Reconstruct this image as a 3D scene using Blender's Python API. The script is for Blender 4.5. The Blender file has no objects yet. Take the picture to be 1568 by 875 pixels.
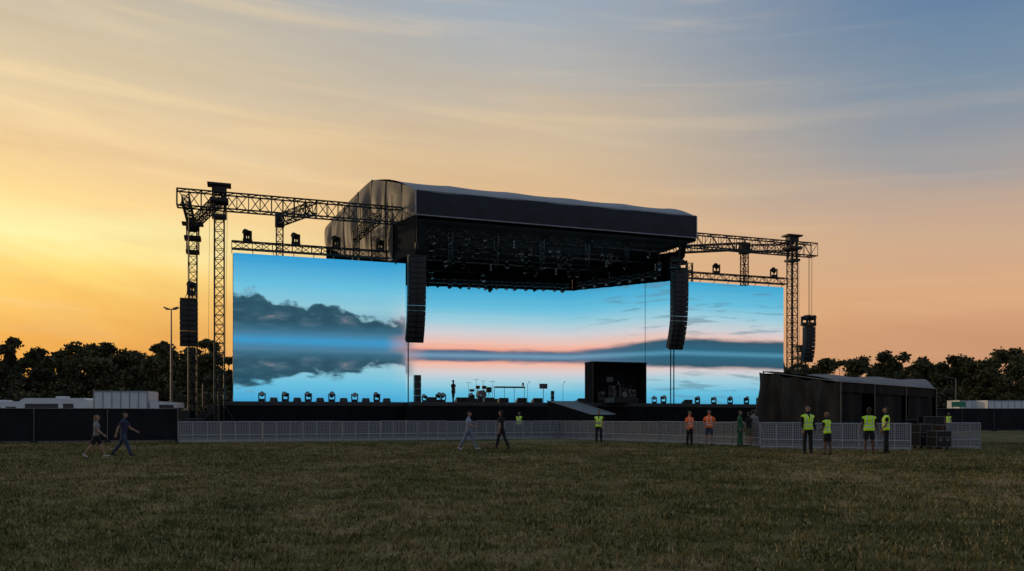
import bpy, math, random
import numpy as np
from mathutils import Vector, Matrix
random.seed(7); rng=np.random.default_rng(11)
scene=bpy.context.scene
scene.view_settings.view_transform='Standard'; scene.view_settings.look='None'
scene.view_settings.exposure=0; scene.view_settings.gamma=1
F=1220.0; CH=1.5
def V3(*a): return np.array(a,dtype=float)
def lin(v):
    v=v/255.0
    return v/12.92 if v<=0.04045 else ((v+0.055)/1.055)**2.4
def C(r,g,b): return (lin(r),lin(g),lin(b),1)
# site survey: bearing (px), distance -> plan position
def plan(px,D,z=0.0): return V3((px-784)/F*D,D,z)
def zat(py,D): return CH+(638-py)*D/F
U=V3(.9455,.3256,0); VV=V3(-.3256,.9455,0); O=V3(-21,60,0); ZZ=V3(0,0,1)
def S(u,v,z): return O+U*u+VV*v+V3(0,0,z)
def uat(px,v):
    r=(px-784)/F
    return (r*(60+.9455*v)+21+.3256*v)/(.9455-.3256*r)

# ---------------- node helper ----------------
class NB:
    def __init__(s,nt): s.nt=nt; s.L=nt.links
    def put(s,sock,v):
        if isinstance(v,bpy.types.NodeSocket): s.L.new(v,sock)
        else: sock.default_value=v
    def m(s,op,a,b=None,c=None,clamp=False):
        n=s.nt.nodes.new('ShaderNodeMath'); n.operation=op; n.use_clamp=clamp
        s.put(n.inputs[0],a)
        if b is not None: s.put(n.inputs[1],b)
        if c is not None: s.put(n.inputs[2],c)
        return n.outputs[0]
    def ss(s,x,lo,hi,a=0.0,b=1.0,kind='SMOOTHSTEP'):
        n=s.nt.nodes.new('ShaderNodeMapRange'); n.interpolation_type=kind; n.clamp=True
        s.put(n.inputs[0],x); s.put(n.inputs[1],lo); s.put(n.inputs[2],hi); s.put(n.inputs[3],a); s.put(n.inputs[4],b)
        return n.outputs[0]
    def ramp(s,f,stops,interp='LINEAR'):
        n=s.nt.nodes.new('ShaderNodeValToRGB'); n.color_ramp.interpolation=interp
        e=n.color_ramp.elements
        while len(e)<len(stops): e.new(0.5)
        for i,(p,c) in enumerate(stops): e[i].position=p
        for i,(p,c) in enumerate(stops): e[i].color=c
        s.put(n.inputs[0],f); return n.outputs[0]
    def mix(s,f,a,b,blend='MIX'):
        n=s.nt.nodes.new('ShaderNodeMix'); n.data_type='RGBA'; n.blend_type=blend
        s.put(n.inputs[0],f); s.put(n.inputs[6],a); s.put(n.inputs[7],b); return n.outputs[2]
    def noise(s,vec,scale,detail=4,rough=.5,dist=0):
        n=s.nt.nodes.new('ShaderNodeTexNoise'); s.put(n.inputs['Vector'],vec)
        n.inputs['Scale'].default_value=scale; n.inputs['Detail'].default_value=detail
        n.inputs['Roughness'].default_value=rough; n.inputs['Distortion'].default_value=dist
        return n.outputs[0]
    def comb(s,x,y,z=0.0):
        n=s.nt.nodes.new('ShaderNodeCombineXYZ'); s.put(n.inputs[0],x); s.put(n.inputs[1],y); s.put(n.inputs[2],z); return n.outputs[0]
    def sep(s,v):
        n=s.nt.nodes.new('ShaderNodeSeparateXYZ'); s.put(n.inputs[0],v); return n.outputs
    def new(s,t): return s.nt.nodes.new(t)

def base_mat(name):
    m=bpy.data.materials.new(name); m.use_nodes=True
    nt=m.node_tree; b=nt.nodes['Principled BSDF']; return m,NB(nt),b
def mat(name,col,rough=.7,metal=0,var=.25,scale=6,bump=0.0,bscale=None,stretch=(1,1,1),spec=.4):
    m,g,b=base_mat(name)
    tc=g.new('ShaderNodeTexCoord').outputs['Object']
    mp=g.new('ShaderNodeMapping'); g.put(mp.inputs[0],tc); mp.inputs['Scale'].default_value=stretch
    n=g.noise(mp.outputs[0],scale,5,.6)
    lo=tuple(c*(1-var) for c in col[:3])+(1,); hi=tuple(min(1,c*(1+var)) for c in col[:3])+(1,)
    g.put(b.inputs['Base Color'],g.ramp(n,[(.3,lo),(.7,hi)]))
    b.inputs['Roughness'].default_value=rough; b.inputs['Metallic'].default_value=metal
    b.inputs['Specular IOR Level'].default_value=spec
    if bump:
        n2=g.noise(mp.outputs[0],bscale or scale,3,.45)
        bp=g.new('ShaderNodeBump'); bp.inputs['Strength'].default_value=bump; bp.inputs['Distance'].default_value=.15
        g.put(bp.inputs['Height'],n2); g.put(b.inputs['Normal'],bp.outputs[0])
    return m

# ---------------- mesh builder ----------------
class MB:
    def __init__(s): s.v=[]; s.f=[]; s.m=[]
    def face(s,pts,mi=0):
        k=len(s.v); s.v+= [tuple(p) for p in pts]; s.f.append(tuple(range(k,k+len(pts)))); s.m.append(mi)
    def grid(s,fn,nu,nv,mi=0):
        k=len(s.v)
        for i in range(nu+1):
            for j in range(nv+1): s.v.append(tuple(fn(i,j)))
        for i in range(nu):
            for j in range(nv):
                a=k+i*(nv+1)+j; s.f.append((a,a+nv+1,a+nv+2,a+1)); s.m.append(mi)
    def tube(s,p,q,r,n=5,mi=0,r2=None,caps=True):
        p=np.array(p,float); q=np.array(q,float); d=q-p; L=np.linalg.norm(d)
        if L<1e-6: return
        d/=L; a=np.cross(d,ZZ if abs(d[2])<.9 else V3(1,0,0)); a/=np.linalg.norm(a); b=np.cross(d,a)
        r2=r if r2 is None else r2; k=len(s.v)
        for c,rr in((p,r),(q,r2)):
            for i in range(n):
                t=2*math.pi*i/n+.4; s.v.append(tuple(c+rr*(math.cos(t)*a+math.sin(t)*b)))
        for i in range(n):
            j=(i+1)%n; s.f.append((k+i,k+j,k+n+j,k+n+i)); s.m.append(mi)
        if caps:
            s.f.append(tuple(k+i for i in range(n))[::-1]); s.f.append(tuple(k+n+i for i in range(n))); s.m+=[mi,mi]
    def box(s,c,ex,ey,ez,mi=0,taper=1.0):
        c=np.array(c,float); ex,ey,ez=[np.array(e,float) for e in(ex,ey,ez)]
        k=len(s.v)
        for sz in(-1,1):
            t=taper if sz>0 else 1
            for sx,sy in((-1,-1),(1,-1),(1,1),(-1,1)):
                s.v.append(tuple(c+sx*ex*t+sy*ey*t+sz*ez))
        for f in((3,2,1,0),(4,5,6,7),(0,1,5,4),(1,2,6,5),(2,3,7,6),(3,0,4,7)):
            s.f.append(tuple(k+i for i in f)); s.m.append(mi)
    def ball(s,c,rx,ry,rz,mi=0,nu=10,nv=7,R=None):
        c=np.array(c,float); k=len(s.v)
        for i in range(1,nv):
            ph=math.pi*i/nv
            for j in range(nu):
                th=2*math.pi*j/nu
                p=V3(rx*math.sin(ph)*math.cos(th),ry*math.sin(ph)*math.sin(th),rz*math.cos(ph))
                if R is not None: p=R@p
                s.v.append(tuple(c+p))
        for z in(rz,-rz):
            p=V3(0,0,z); p=R@p if R is not None else p; s.v.append(tuple(c+p))
        t=len(s.v)-2; bt=len(s.v)-1
        for i in range(nv-2):
            for j in range(nu):
                j2=(j+1)%nu; s.f.append((k+i*nu+j,k+(i+1)*nu+j,k+(i+1)*nu+j2,k+i*nu+j2)); s.m.append(mi)
        for j in range(nu):
            j2=(j+1)%nu
            s.f.append((t,k+j,k+j2)); s.m.append(mi)
            o=k+(nv-2)*nu; s.f.append((bt,o+j2,o+j)); s.m.append(mi)
    def loft(s,rings,mi=0):
        k=len(s.v); n=len(rings[0])
        for r in rings:
            for p in r: s.v.append(tuple(p))
        for i in range(len(rings)-1):
            for j in range(n):
                j2=(j+1)%n; s.f.append((k+i*n+j,k+i*n+j2,k+(i+1)*n+j2,k+(i+1)*n+j)); s.m.append(mi)
        s.f.append(tuple(k+j for j in range(n))[::-1]); s.m.append(mi)
        o=k+(len(rings)-1)*n; s.f.append(tuple(o+j for j in range(n))); s.m.append(mi)
    def truss(s,p,q,w,h,up=ZZ,chord=.045,brace=.024,bay=None,mi=0):
        p=np.array(p,float); q=np.array(q,float); d=q-p; L=np.linalg.norm(d); d/=L
        up=np.array(up,float); side=np.cross(d,up); side/=np.linalg.norm(side); up=np.cross(side,d)
        bay=bay or h; n=max(1,round(L/bay))
        cs=[side*w/2*a+up*h/2*b for a,b in((-1,-1),(1,-1),(1,1),(-1,1))]
        for c in cs: s.tube(p+c,q+c,chord,5,mi)
        for i in range(n+1):
            o=p+d*L*i/n
            for a in range(4): s.tube(o+cs[a],o+cs[(a+1)%4],brace,4,mi,caps=False)
            if i<n:
                o2=p+d*L*(i+1)/n
                for a in range(4):
                    b=(a+1)%4
                    if i%2: s.tube(o+cs[a],o2+cs[b],brace,4,mi,caps=False)
                    else: s.tube(o+cs[b],o2+cs[a],brace,4,mi,caps=False)
    def obj(s,name,mats,parent=None,smooth=False,uv=None):
        me=bpy.data.meshes.new(name); me.from_pydata(s.v,[],s.f); 
        for m in mats: me.materials.append(m)
        me.polygons.foreach_set('material_index',s.m)
        if smooth: me.polygons.foreach_set('use_smooth',[True]*len(s.f))
        if uv:
            l=me.uv_layers.new(name='UVMap')
            for p in me.polygons:
                if p.index in uv:
                    for li,c in zip(p.loop_indices,uv[p.index]): l.data[li].uv=c
        me.update(); o=bpy.data.objects.new(name,me); scene.collection.objects.link(o)
        if parent: o.parent=parent
        return o
def empty(name):
    e=bpy.data.objects.new(name,None); scene.collection.objects.link(e); return e
def inst(o,name,loc,rz=0,scale=1):
    n=bpy.data.objects.new(name,o.data); scene.collection.objects.link(n); n.location=loc; n.rotation_euler=(0,0,rz); n.scale=(scale,)*3; return n

# ---------------- materials ----------------
M_truss=mat('black_truss',(.017,.015,.014),.5,.2)
M_black=mat('black_cloth',(.007,.008,.010),.9,0,.3,2,.3,3,spec=.15)
M_fascia=mat('fascia_tarp',(.013,.017,.025),.55,0,.2,.8,.5,.6,(1,1,.4),spec=.3)
M_tarp=mat('roof_side_tarp',(.155,.125,.100),.55,0,.22,.35,.25,.5,(1,1,.25))
M_rooftop=mat('roof_tarp',(.20,.20,.205),.5,0,.3,.5,.5,.6)
M_deck=mat('stage_deck',(.03,.03,.032),.4)
M_gear=mat('black_gear',(.011,.011,.012),.4,spec=.3)
M_metal=mat('galvanised_steel',(.33,.335,.35),.45,.3,.2,8)
M_chrome=mat('chrome_hardware',(.45,.46,.48),.25,.8)
M_dmetal=mat('dull_steel',(.07,.07,.075),.45,.5)
M_case=mat('aluminium_edge',(.13,.13,.135),.4,.6)
M_rig=mat('black_fixture',(.026,.028,.032),.4,.3)
M_white=mat('white_paint',(.62,.64,.66),.5,0,.08,2)
M_glass=mat('dark_glass',(.02,.025,.03),.1)
M_rubber=mat('rubber',(.02,.02,.02),.9)
M_green=mat('green_sign',(.03,.22,.12),.5)
M_ramp=mat('ramp_metal',(.14,.14,.14),.5)
M_trim=mat('pale_trim',(.28,.30,.33),.5)
M_tent=mat('tent_cloth',(.010,.010,.011),.7,0,.4,1.2,.6,1.3,(1,1,.35),spec=.2)
M_tentside=mat('tent_side_cloth',(.024,.021,.018),.7,0,.5,1.0,.6,1.1,(1,1,.5),spec=.25)
M_tentroof=mat('tent_roof',(.085,.084,.084),.55,0,.35,1,.5,1.5)
M_fence=mat('fence_scrim',(.012,.012,.015),.85,0,.35,.8,.3,2,spec=.2)
M_bark=mat('bark',(.05,.04,.03),.9)
def leafmat(name,a,b):
    m,g,bs=base_mat(name)
    pos=g.new('ShaderNodeNewGeometry').outputs['Position']
    n=g.m('ADD',g.m('MULTIPLY',g.noise(pos,.15,3,.6),.65),g.m('MULTIPLY',g.noise(pos,.9,2,.6),.35))
    g.put(bs.inputs['Base Color'],g.ramp(n,[(.40,a),(.60,b)])); bs.inputs['Roughness'].default_value=.8
    bs.inputs['Specular IOR Level'].default_value=.1
    return m
M_leaf=leafmat('foliage',(.045,.048,.022,1),(.11,.10,.045,1))
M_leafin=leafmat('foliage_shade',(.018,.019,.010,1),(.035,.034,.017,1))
def lens_mat(name,col,s):
    m,g,b=base_mat(name); b.inputs['Base Color'].default_value=(.05,.05,.06,1); b.inputs['Roughness'].default_value=.1
    b.inputs['Emission Color'].default_value=col; b.inputs['Emission Strength'].default_value=s; return m
M_lens=lens_mat('lamp_lens',(.6,.75,.9,1),.05)

def perf():
    m,g,b=base_mat('perforated_sheet'); nt=m.node_tree
    tc=g.new('ShaderNodeTexCoord').outputs['Object']; x,y,z=g.sep(tc)
    bx=g.m('GREATER_THAN',g.m('FRACT',g.m('MULTIPLY',x,12.0)),.5)
    bz=g.m('GREATER_THAN',g.m('FRACT',g.m('MULTIPLY',z,9.0)),.3)
    hole=g.m('MULTIPLY',bx,bz)
    b.inputs['Base Color'].default_value=(.25,.255,.27,1); b.inputs['Metallic'].default_value=.2; b.inputs['Roughness'].default_value=.5
    tr=g.new('ShaderNodeBsdfTransparent'); mx=g.new('ShaderNodeMixShader')
    g.put(mx.inputs[0],hole); g.put(mx.inputs[1],b.outputs[0]); g.put(mx.inputs[2],tr.outputs[0])
    g.put(nt.nodes['Material Output'].inputs[0],mx.outputs[0]); return m
M_perf=perf()

# ---------------- world ----------------
w=bpy.data.worlds.new('World'); scene.world=w; w.use_nodes=True
g=NB(w.node_tree); bg=w.node_tree.nodes['Background']
gen=g.new('ShaderNodeTexCoord').outputs['Generated']; x,y,z=g.sep(gen)
h=g.m('SQRT',g.m('ADD',g.m('MULTIPLY',x,x),g.m('MULTIPLY',y,y)))
h=g.m('MAXIMUM',h,.02)
e=g.m('DIVIDE',z,h); xs=g.m('DIVIDE',x,h); ys=g.m('DIVIDE',y,h)
az=g.m('ARCTAN2',x,y)
ev=g.m('ADD',e,g.m('MULTIPLY',az,.07))
n1=g.noise(g.comb(g.m('MULTIPLY',az,1.5),g.m('MULTIPLY',ev,6.5),.3),1.5,6,.55,.7)
n2=g.noise(g.comb(g.m('MULTIPLY',az,1.5),g.m('MULTIPLY',ev,17),5.3),1.5,5,.50,.5)
n3=g.noise(g.comb(g.m('MULTIPLY',az,3.4),g.m('MULTIPLY',ev,14),8.1),1.6,6,.60,.6)
ew=g.m('ADD',e,g.m('MULTIPLY',g.m('SUBTRACT',n1,.5),.10))
er=g.m('DIVIDE',ew,.6)
def st(l): return [(max(0,min(1,p/.6)),C(*c)) for p,c in l]
cl=g.ramp(er,st([(0,(218,142,62)),(.08,(235,167,76)),(.13,(250,196,98)),(.17,(255,222,124)),(.205,(255,240,168)),(.24,(255,220,148)),(.29,(240,204,148)),(.36,(224,200,160)),(.44,(208,193,166)),(.6,(160,163,165))]))
cc=g.ramp(er,st([(0,(212,148,92)),(.1,(220,166,108)),(.2,(230,184,132)),(.32,(217,188,150)),(.42,(190,181,168)),(.52,(160,171,182)),(.6,(138,156,174))]))
cr=g.ramp(er,st([(0,(184,132,100)),(.09,(206,153,116)),(.13,(218,167,126)),(.20,(206,170,140)),(.29,(158,156,158)),(.37,(124,144,164)),(.45,(100,130,162)),(.6,(85,115,154))]))
f1=g.ss(xs,-.56,-.0); f2=g.ss(xs,-.02,.52)
col=g.mix(f2,g.mix(f1,cl,cc),cr)
amp=g.ss(xs,-.6,.45,.24,.06,'LINEAR')
cn=g.m('ADD',g.m('MULTIPLY',n1,.40),g.m('ADD',g.m('MULTIPLY',n2,.35),g.m('MULTIPLY',n3,.25)))
mod=g.m('ADD',1.0,g.m('MULTIPLY',g.m('SUBTRACT',cn,.475),g.m('MULTIPLY',amp,2.4)))
wisps=g.ss(n2,.48,.74)
col=g.mix(g.m('MULTIPLY',wisps,g.m('MULTIPLY',amp,1.5)),col,C(255,222,164))
dk=g.ss(n3,.50,.72); col=g.mix(g.m('MULTIPLY',dk,g.m('MULTIPLY',amp,.8)),col,C(190,160,130))
vm=g.new('ShaderNodeVectorMath'); vm.operation='SCALE'; g.put(vm.inputs[0],col); g.put(vm.inputs['Scale'],mod)
col=vm.outputs[0]
back=g.ramp(e,[(0,C(150,142,146)),(.25,C(144,150,164)),(1,C(112,132,160))])
col=g.mix(g.ss(ys,.35,-.5),col,back)
col=g.mix(g.ss(e,.5,2.0),col,C(122,144,172))
col=g.mix(g.ss(z,-.01,-.05),col,(.03,.03,.015,1))
sky=g.new('ShaderNodeTexSky'); sky.sky_type='NISHITA'; sky.sun_disc=False
sky.sun_elevation=math.radians(4); sky.sun_rotation=math.radians(-55)
skv=g.new('ShaderNodeVectorMath'); skv.operation='SCALE'; g.put(skv.inputs[0],sky.outputs[0]); skv.inputs['Scale'].default_value=.006
ad=g.new('ShaderNodeVectorMath'); ad.operation='ADD'; g.put(ad.inputs[0],col); g.put(ad.inputs[1],skv.outputs[0])
g.put(bg.inputs[0],ad.outputs[0]); bg.inputs[1].default_value=1.0
sd=bpy.data.lights.new('sun','SUN'); sd.energy=.7; sd.angle=math.radians(5); sd.color=(1,.72,.42)
so=bpy.data.objects.new('sun',sd); scene.collection.objects.link(so)
sv=Vector((-.81,.56,.12)).normalized(); so.rotation_euler=sv.to_track_quat('Z','Y').to_euler()

# ---------------- camera ----------------
cd=bpy.data.cameras.new('camera'); cam=bpy.data.objects.new('camera',cd); scene.collection.objects.link(cam)
cam.location=(0,0,CH); cam.rotation_euler=(math.radians(90),0,0); cd.lens=28; cd.sensor_width=36
cd.shift_y=200.5/1568; cd.clip_end=5000; scene.camera=cam

# ---------------- ground ----------------
def grassmat(name,blade=False):
    m,g,b=base_mat(name)
    pos=g.new('ShaderNodeNewGeometry').outputs['Position']; x,y,z=g.sep(pos)
    p2=g.comb(x,y,0.0)
    a=g.noise(p2,.16,5,.65,.6); c=g.noise(p2,1.1,5,.7,.4); d=g.noise(p2,6,4,.65)
    v=g.m('ADD',g.m('MULTIPLY',a,.42),g.m('ADD',g.m('MULTIPLY',c,.33),g.m('MULTIPLY',d,.25)))
    k=1.25 if blade else 1.0
    def q(r,gg,bb): return (r*k,gg*k,bb*k,1)
    base=g.ramp(v,[(.40,q(.040,.044,.013)),(.47,q(.092,.088,.025)),(.53,q(.155,.126,.046)),(.60,q(.31,.235,.125))])
    if blade:
        at=g.new('ShaderNodeAttribute'); at.attribute_name='rnd'; r=at.outputs['Fac']
        base=g.mix(g.ss(r,.60,1.0,0,.75),base,(.44,.34,.18,1))
        base=g.mix(g.ss(r,.40,0.0,0,.80),base,(.030,.036,.010,1))
    g.put(b.inputs['Base Color'],base); b.inputs['Roughness'].default_value=.9; b.inputs['Specular IOR Level'].default_value=.1
    if not blade:
        bp=g.new('ShaderNodeBump'); bp.inputs['Strength'].default_value=1.0; bp.inputs['Distance'].default_value=.10
        hh=g.m('ADD',g.noise(p2,6,5,.7),g.m('MULTIPLY',c,1.2)); g.put(bp.inputs['Height'],hh); g.put(b.inputs['Normal'],bp.outputs[0])
    return m
b=MB(); b.face([(-2500,-400,0),(2500,-400,0),(2500,4000,0),(-2500,4000,0)])
b.obj('ground',[grassmat('ground_grass')])
N1=130000
D1=rng.uniform(5.5,46,N1); X1=rng.uniform(-1,1,N1)*(.74*D1+2.5)
NC=17000; DC=5.5+39*rng.random(NC)**1.25; XC=rng.uniform(-1,1,NC)*(.74*DC+2.5); per=13
cr_=rng.uniform(.03,.10,NC)*(1+DC/22)
D2=np.repeat(DC,per)+rng.normal(size=NC*per)*np.repeat(cr_,per); X2=np.repeat(XC,per)+1.5*rng.normal(size=NC*per)*np.repeat(cr_,per)
D=np.r_[D1,D2]; X=np.r_[X1,X2]; N=len(D)
hgt=rng.uniform(.015,.045,N)*(1+.4*rng.random(N)); hgt[N1:]*=np.repeat(rng.uniform(.9,2.2,NC),per)
ang=rng.uniform(0,2*np.pi,N); wd=rng.uniform(.004,.008,N)*(1+D/14)
lean=rng.normal(0,.032,(N,2))
vv=np.zeros((N,3,3)); 
vv[:,0]=np.c_[X-np.cos(ang)*wd,D-np.sin(ang)*wd,np.zeros(N)-.002]
vv[:,1]=np.c_[X+np.cos(ang)*wd,D+np.sin(ang)*wd,np.zeros(N)-.002]
vv[:,2]=np.c_[X+lean[:,0],D+lean[:,1],hgt]
def fastmesh(name,verts,nper,mats,rnd=None):
    n=len(verts)//nper; me=bpy.data.meshes.new(name)
    me.vertices.add(len(verts)); me.vertices.foreach_set('co',verts.astype(np.float32).ravel())
    me.loops.add(len(verts)); me.loops.foreach_set('vertex_index',np.arange(len(verts),dtype=np.int32))
    me.polygons.add(n); me.polygons.foreach_set('loop_start',np.arange(n,dtype=np.int32)*nper)
    try: me.polygons.foreach_set('loop_total',np.full(n,nper,dtype=np.int32))
    except Exception: pass
    for m in mats: me.materials.append(m)
    if rnd is not None:
        a=me.attributes.new('rnd','FLOAT','FACE'); a.data.foreach_set('value',rnd.astype(np.float32))
    me.update(calc_edges=True); o=bpy.data.objects.new(name,me); scene.collection.objects.link(o); return o
rn=rng.random(N); rn[N1:]=np.clip(rn[N1:]*.3-.15+np.repeat(rng.random(NC),per),0,1)
fastmesh('grass',vv.reshape(-1,3),3,[grassmat('grass_blades',True)],rn)

# ---------------- trees ----------------
def leaves(centres,radii,n,size):
    out=[]
    for c,r in zip(centres,radii):
        d=rng.normal(size=(n,3)); d/=np.linalg.norm(d,axis=1)[:,None]
        rr=rng.random(n)**.5*(1+.20*rng.normal(size=n))
        p=c+d*np.array(r)*rr[:,None]
        a=rng.normal(size=(n,3)); a/=np.linalg.norm(a,axis=1)[:,None]
        b2=np.cross(a,rng.normal(size=(n,3))); b2/=np.linalg.norm(b2,axis=1)[:,None]
        s=size*rng.uniform(.4,1.3,n)[:,None]
        out.append(np.stack([p-a*s,p-b2*s*.7,p+a*s,p+b2*s*.7],1))
    return np.concatenate(out)
cs=[];rs=[]
trunks=MB()
def addtree(px,D,top,wid,nl=9):
    P=plan(px,D); zt=zat(top,D); cz=zt*.55
    trunks.tube(P,P+V3(0,0,zt*.55),.4,6,0,.2)
    lean_=rng.normal(0,.8)
    for i in range(nl):
        a=rng.uniform(0,6.28); k=rng.random()**.6
        hh=rng.uniform(-.5,1)
        c=P+V3(math.cos(a)*wid*.7*k*(1-.55*max(hh,0))+lean_*max(hh,0),math.sin(a)*wid*.7*k,cz+hh*(zt-cz)*.88-.7)
        r=wid*rng.uniform(.16,.34)*(1-.3*max(hh,0)); cs.append(c); rs.append((r*1.1,r,r*.8))
        trunks.tube(P+V3(0,0,zt*.4),c,.15,4,0,.05,caps=False)
for px,top in [(-260,520),(-200,512),(-140,525),(-90,515),(-40,520),(-2,506),(30,530),(62,525),(92,520),(120,511),(150,532),(168,518),(205,522),(232,516),(258,509),(285,518),(312,511),(340,535),(372,540)]:
    addtree(px,rng.uniform(135,160),top+rng.uniform(-4,4),5.8,20)
for px in range(-280,420,34): addtree(px,rng.uniform(165,180),538+rng.uniform(-8,8),7.5,12)
for px,top in [(1205,556),(1235,550),(1262,546),(1285,543),(1318,548),(1345,538),(1375,532),(1400,545),(1430,541),(1460,539),(1490,549),(1580,535),(1620,520),(1670,530),(1720,525)]:
    addtree(px,rng.uniform(150,180),top+rng.uniform(-4,2),6.4,18)
for px in range(1180,1800,36): addtree(px,rng.uniform(185,205),555+rng.uniform(-5,5),8,12)
for px in list(range(-280,420,12))+list(range(1190,1800,12)):
    D=rng.uniform(128,140); cs.append(plan(px,D,rng.uniform(1.5,5))); rs.append((3.2,3,2.8))
for px in range(380,1200,16):
    D=210; cs.append(plan(px,D,3)); rs.append((5,4,3.5))
q=leaves(cs,rs,230,.38)
dt=fastmesh('distant_trees',q.reshape(-1,3),4,[M_leaf]); tk=trunks.obj('trunks',[M_bark],dt)
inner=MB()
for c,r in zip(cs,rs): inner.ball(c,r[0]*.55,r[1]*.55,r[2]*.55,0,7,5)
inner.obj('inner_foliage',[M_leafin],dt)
cs=[];rs=[];trunks=MB()
P=plan(1522,120); 
trunks.tube(P,P+V3(.2,0,4),.5,8,0,.35); trunks.tube(P+V3(.2,0,4),P+V3(0,0,9),.35,8,0,.12)
for i in range(40):
    a=rng.uniform(0,6.28); hh=rng.uniform(0,1); k=rng.random()**.5*4.8*math.sqrt(max(.1,1-(hh*1.05-.35)**2*1.4))
    c=P+V3(math.cos(a)*k,math.sin(a)*k,3.6+hh*7.6); r=rng.uniform(.8,1.6); cs.append(c); rs.append((r,r,r*.75))
    trunks.tube(P+V3(.1,0,3.5+hh*4),c,.12,4,0,.03,caps=False)
q=leaves(cs,rs,420,.26)
ot=fastmesh('oak_tree',q.reshape(-1,3),4,[M_leaf]); trunks.obj('trunk_and_limbs',[M_bark],ot)

# ---------------- LED screens ----------------
def ledmat():
    m,g,b=base_mat('led_picture'); nt=m.node_tree
    uv=g.new('ShaderNodeTexCoord').outputs['UV']; s,t,_=g.sep(uv)
    d0=g.m('SUBTRACT',t,.415); d=g.m('ABSOLUTE',d0); below=g.m('LESS_THAN',d0,0.0)
    dd=g.m('MULTIPLY',d,g.m('ADD',1.0,g.m('MULTIPLY',below,.30)))
    nz=g.noise(g.comb(g.m('MULTIPLY',s,9),g.m('MULTIPLY',d,11),0.7),1.3,7,.6,.3)
    nf=g.noise(g.comb(g.m('MULTIPLY',s,24),g.m('MULTIPLY',d,8),1.7),1.4,5,.50,.3)
    ns=g.noise(g.comb(g.m('MULTIPLY',s,4),g.m('MULTIPLY',d,30),4.7),1.2,5,.6,.2)
    nr=g.noise(g.comb(g.m('MULTIPLY',s,20),g.m('MULTIPLY',d,14),6.7),1.5,4,.5,.2)
    dw=g.m('ADD',dd,g.m('MULTIPLY',g.m('SUBTRACT',ns,.5),.05))
    k=1/.62
    pk=g.ramp(g.m('MULTIPLY',dw,k),[(0,C(206,148,142)),(.05*k,C(240,166,142)),(.11*k,C(232,188,174)),(.19*k,C(205,202,206)),(.29*k,C(158,202,216)),(.41*k,C(102,186,216)),(.6*k,C(52,160,204))])
    bl=g.ramp(g.m('MULTIPLY',dw,k),[(0,C(58,148,196)),(.05*k,C(72,130,165)),(.14*k,C(134,172,188)),(.24*k,C(142,196,212)),(.38*k,C(104,188,218)),(.6*k,C(38,148,204))])
    col=g.mix(g.ss(s,.27,.345),bl,pk)
    bw=g.ss(s,.60,.84,.050,.120)
    bn=g.m('SUBTRACT',g.m('ADD',bw,g.m('MULTIPLY',g.m('SUBTRACT',nz,.5),.07)),d)
    band=g.m('MULTIPLY',g.ss(bn,-.022,.022),g.ss(s,.27,.36))
    bandc=g.mix(g.ss(s,.6,.8),g.ramp(g.m('MULTIPLY',d,10),[(0,C(112,150,178)),(.35,C(78,104,130)),(1,C(112,112,128))]),g.ramp(g.m('MULTIPLY',d,8),[(0,C(80,140,168)),(.25,C(46,98,122)),(1,C(52,82,100))]))
    col=g.mix(band,col,bandc)
    top=g.m('ADD',g.ss(s,0,.30,.325,.17,'LINEAR'),g.m('MULTIPLY',g.m('SUBTRACT',g.m('ADD',g.m('MULTIPLY',nf,g.m('SUBTRACT',1.0,below)),g.m('MULTIPLY',nr,below)),.5),.20))
    top=g.m('ADD',top,g.m('MULTIPLY',g.m('SINE',g.m('MULTIPLY',s,42)),.016))
    soft=g.m('ADD',.030,g.m('MULTIPLY',below,.02))
    ce=g.ss(g.m('SUBTRACT',top,d),-.010,soft)
    cm=g.m('MULTIPLY',ce,g.ss(d,.02,.085))
    cm=g.m('MULTIPLY',cm,g.ss(s,.335,.30))
    lump=g.noise(g.comb(g.m('MULTIPLY',s,26),g.m('MULTIPLY',d,15),3.3),1.0,4,.5,.4)
    cc2=g.ramp(g.m('ADD',g.m('MULTIPLY',nz,.4),g.m('MULTIPLY',lump,.6)),[(.38,C(30,66,84)),(.53,C(42,80,98)),(.62,C(78,100,116)),(.70,C(150,132,138))])
    col=g.mix(g.m('MULTIPLY',cm,.96),col,g.mix(g.ss(d,.15,.05),cc2,C(58,108,134)))
    wv=g.noise(g.comb(g.m('ADD',g.m('MULTIPLY',s,14),g.m('MULTIPLY',d,-8)),g.m('MULTIPLY',d,22),2.2),1.0,5,.55,.2)
    wm=g.m('MULTIPLY',g.m('MULTIPLY',g.ss(wv,.52,.66),g.ss(s,.60,.72)),g.m('MULTIPLY',g.ss(d,.10,.2),.55))
    col=g.mix(wm,col,C(92,132,150))
    gx=g.m('GREATER_THAN',g.m('FRACT',g.m('MULTIPLY',s,96)),.03); gy=g.m('GREATER_THAN',g.m('FRACT',g.m('MULTIPLY',t,22)),.04)
    gr=g.m('ADD',.965,g.m('MULTIPLY',g.m('MULTIPLY',gx,gy),.035))
    vm=g.new('ShaderNodeVectorMath'); vm.operation='SCALE'; g.put(vm.inputs[0],col); g.put(vm.inputs['Scale'],gr)
    em=g.new('ShaderNodeEmission'); g.put(em.inputs[0],vm.outputs[0]); em.inputs[1].default_value=1.05
    g.put(nt.nodes['Material Output'].inputs[0],em.outputs[0]); return m
M_led=ledmat()
ZB,ZT=2.65,13.84
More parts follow.
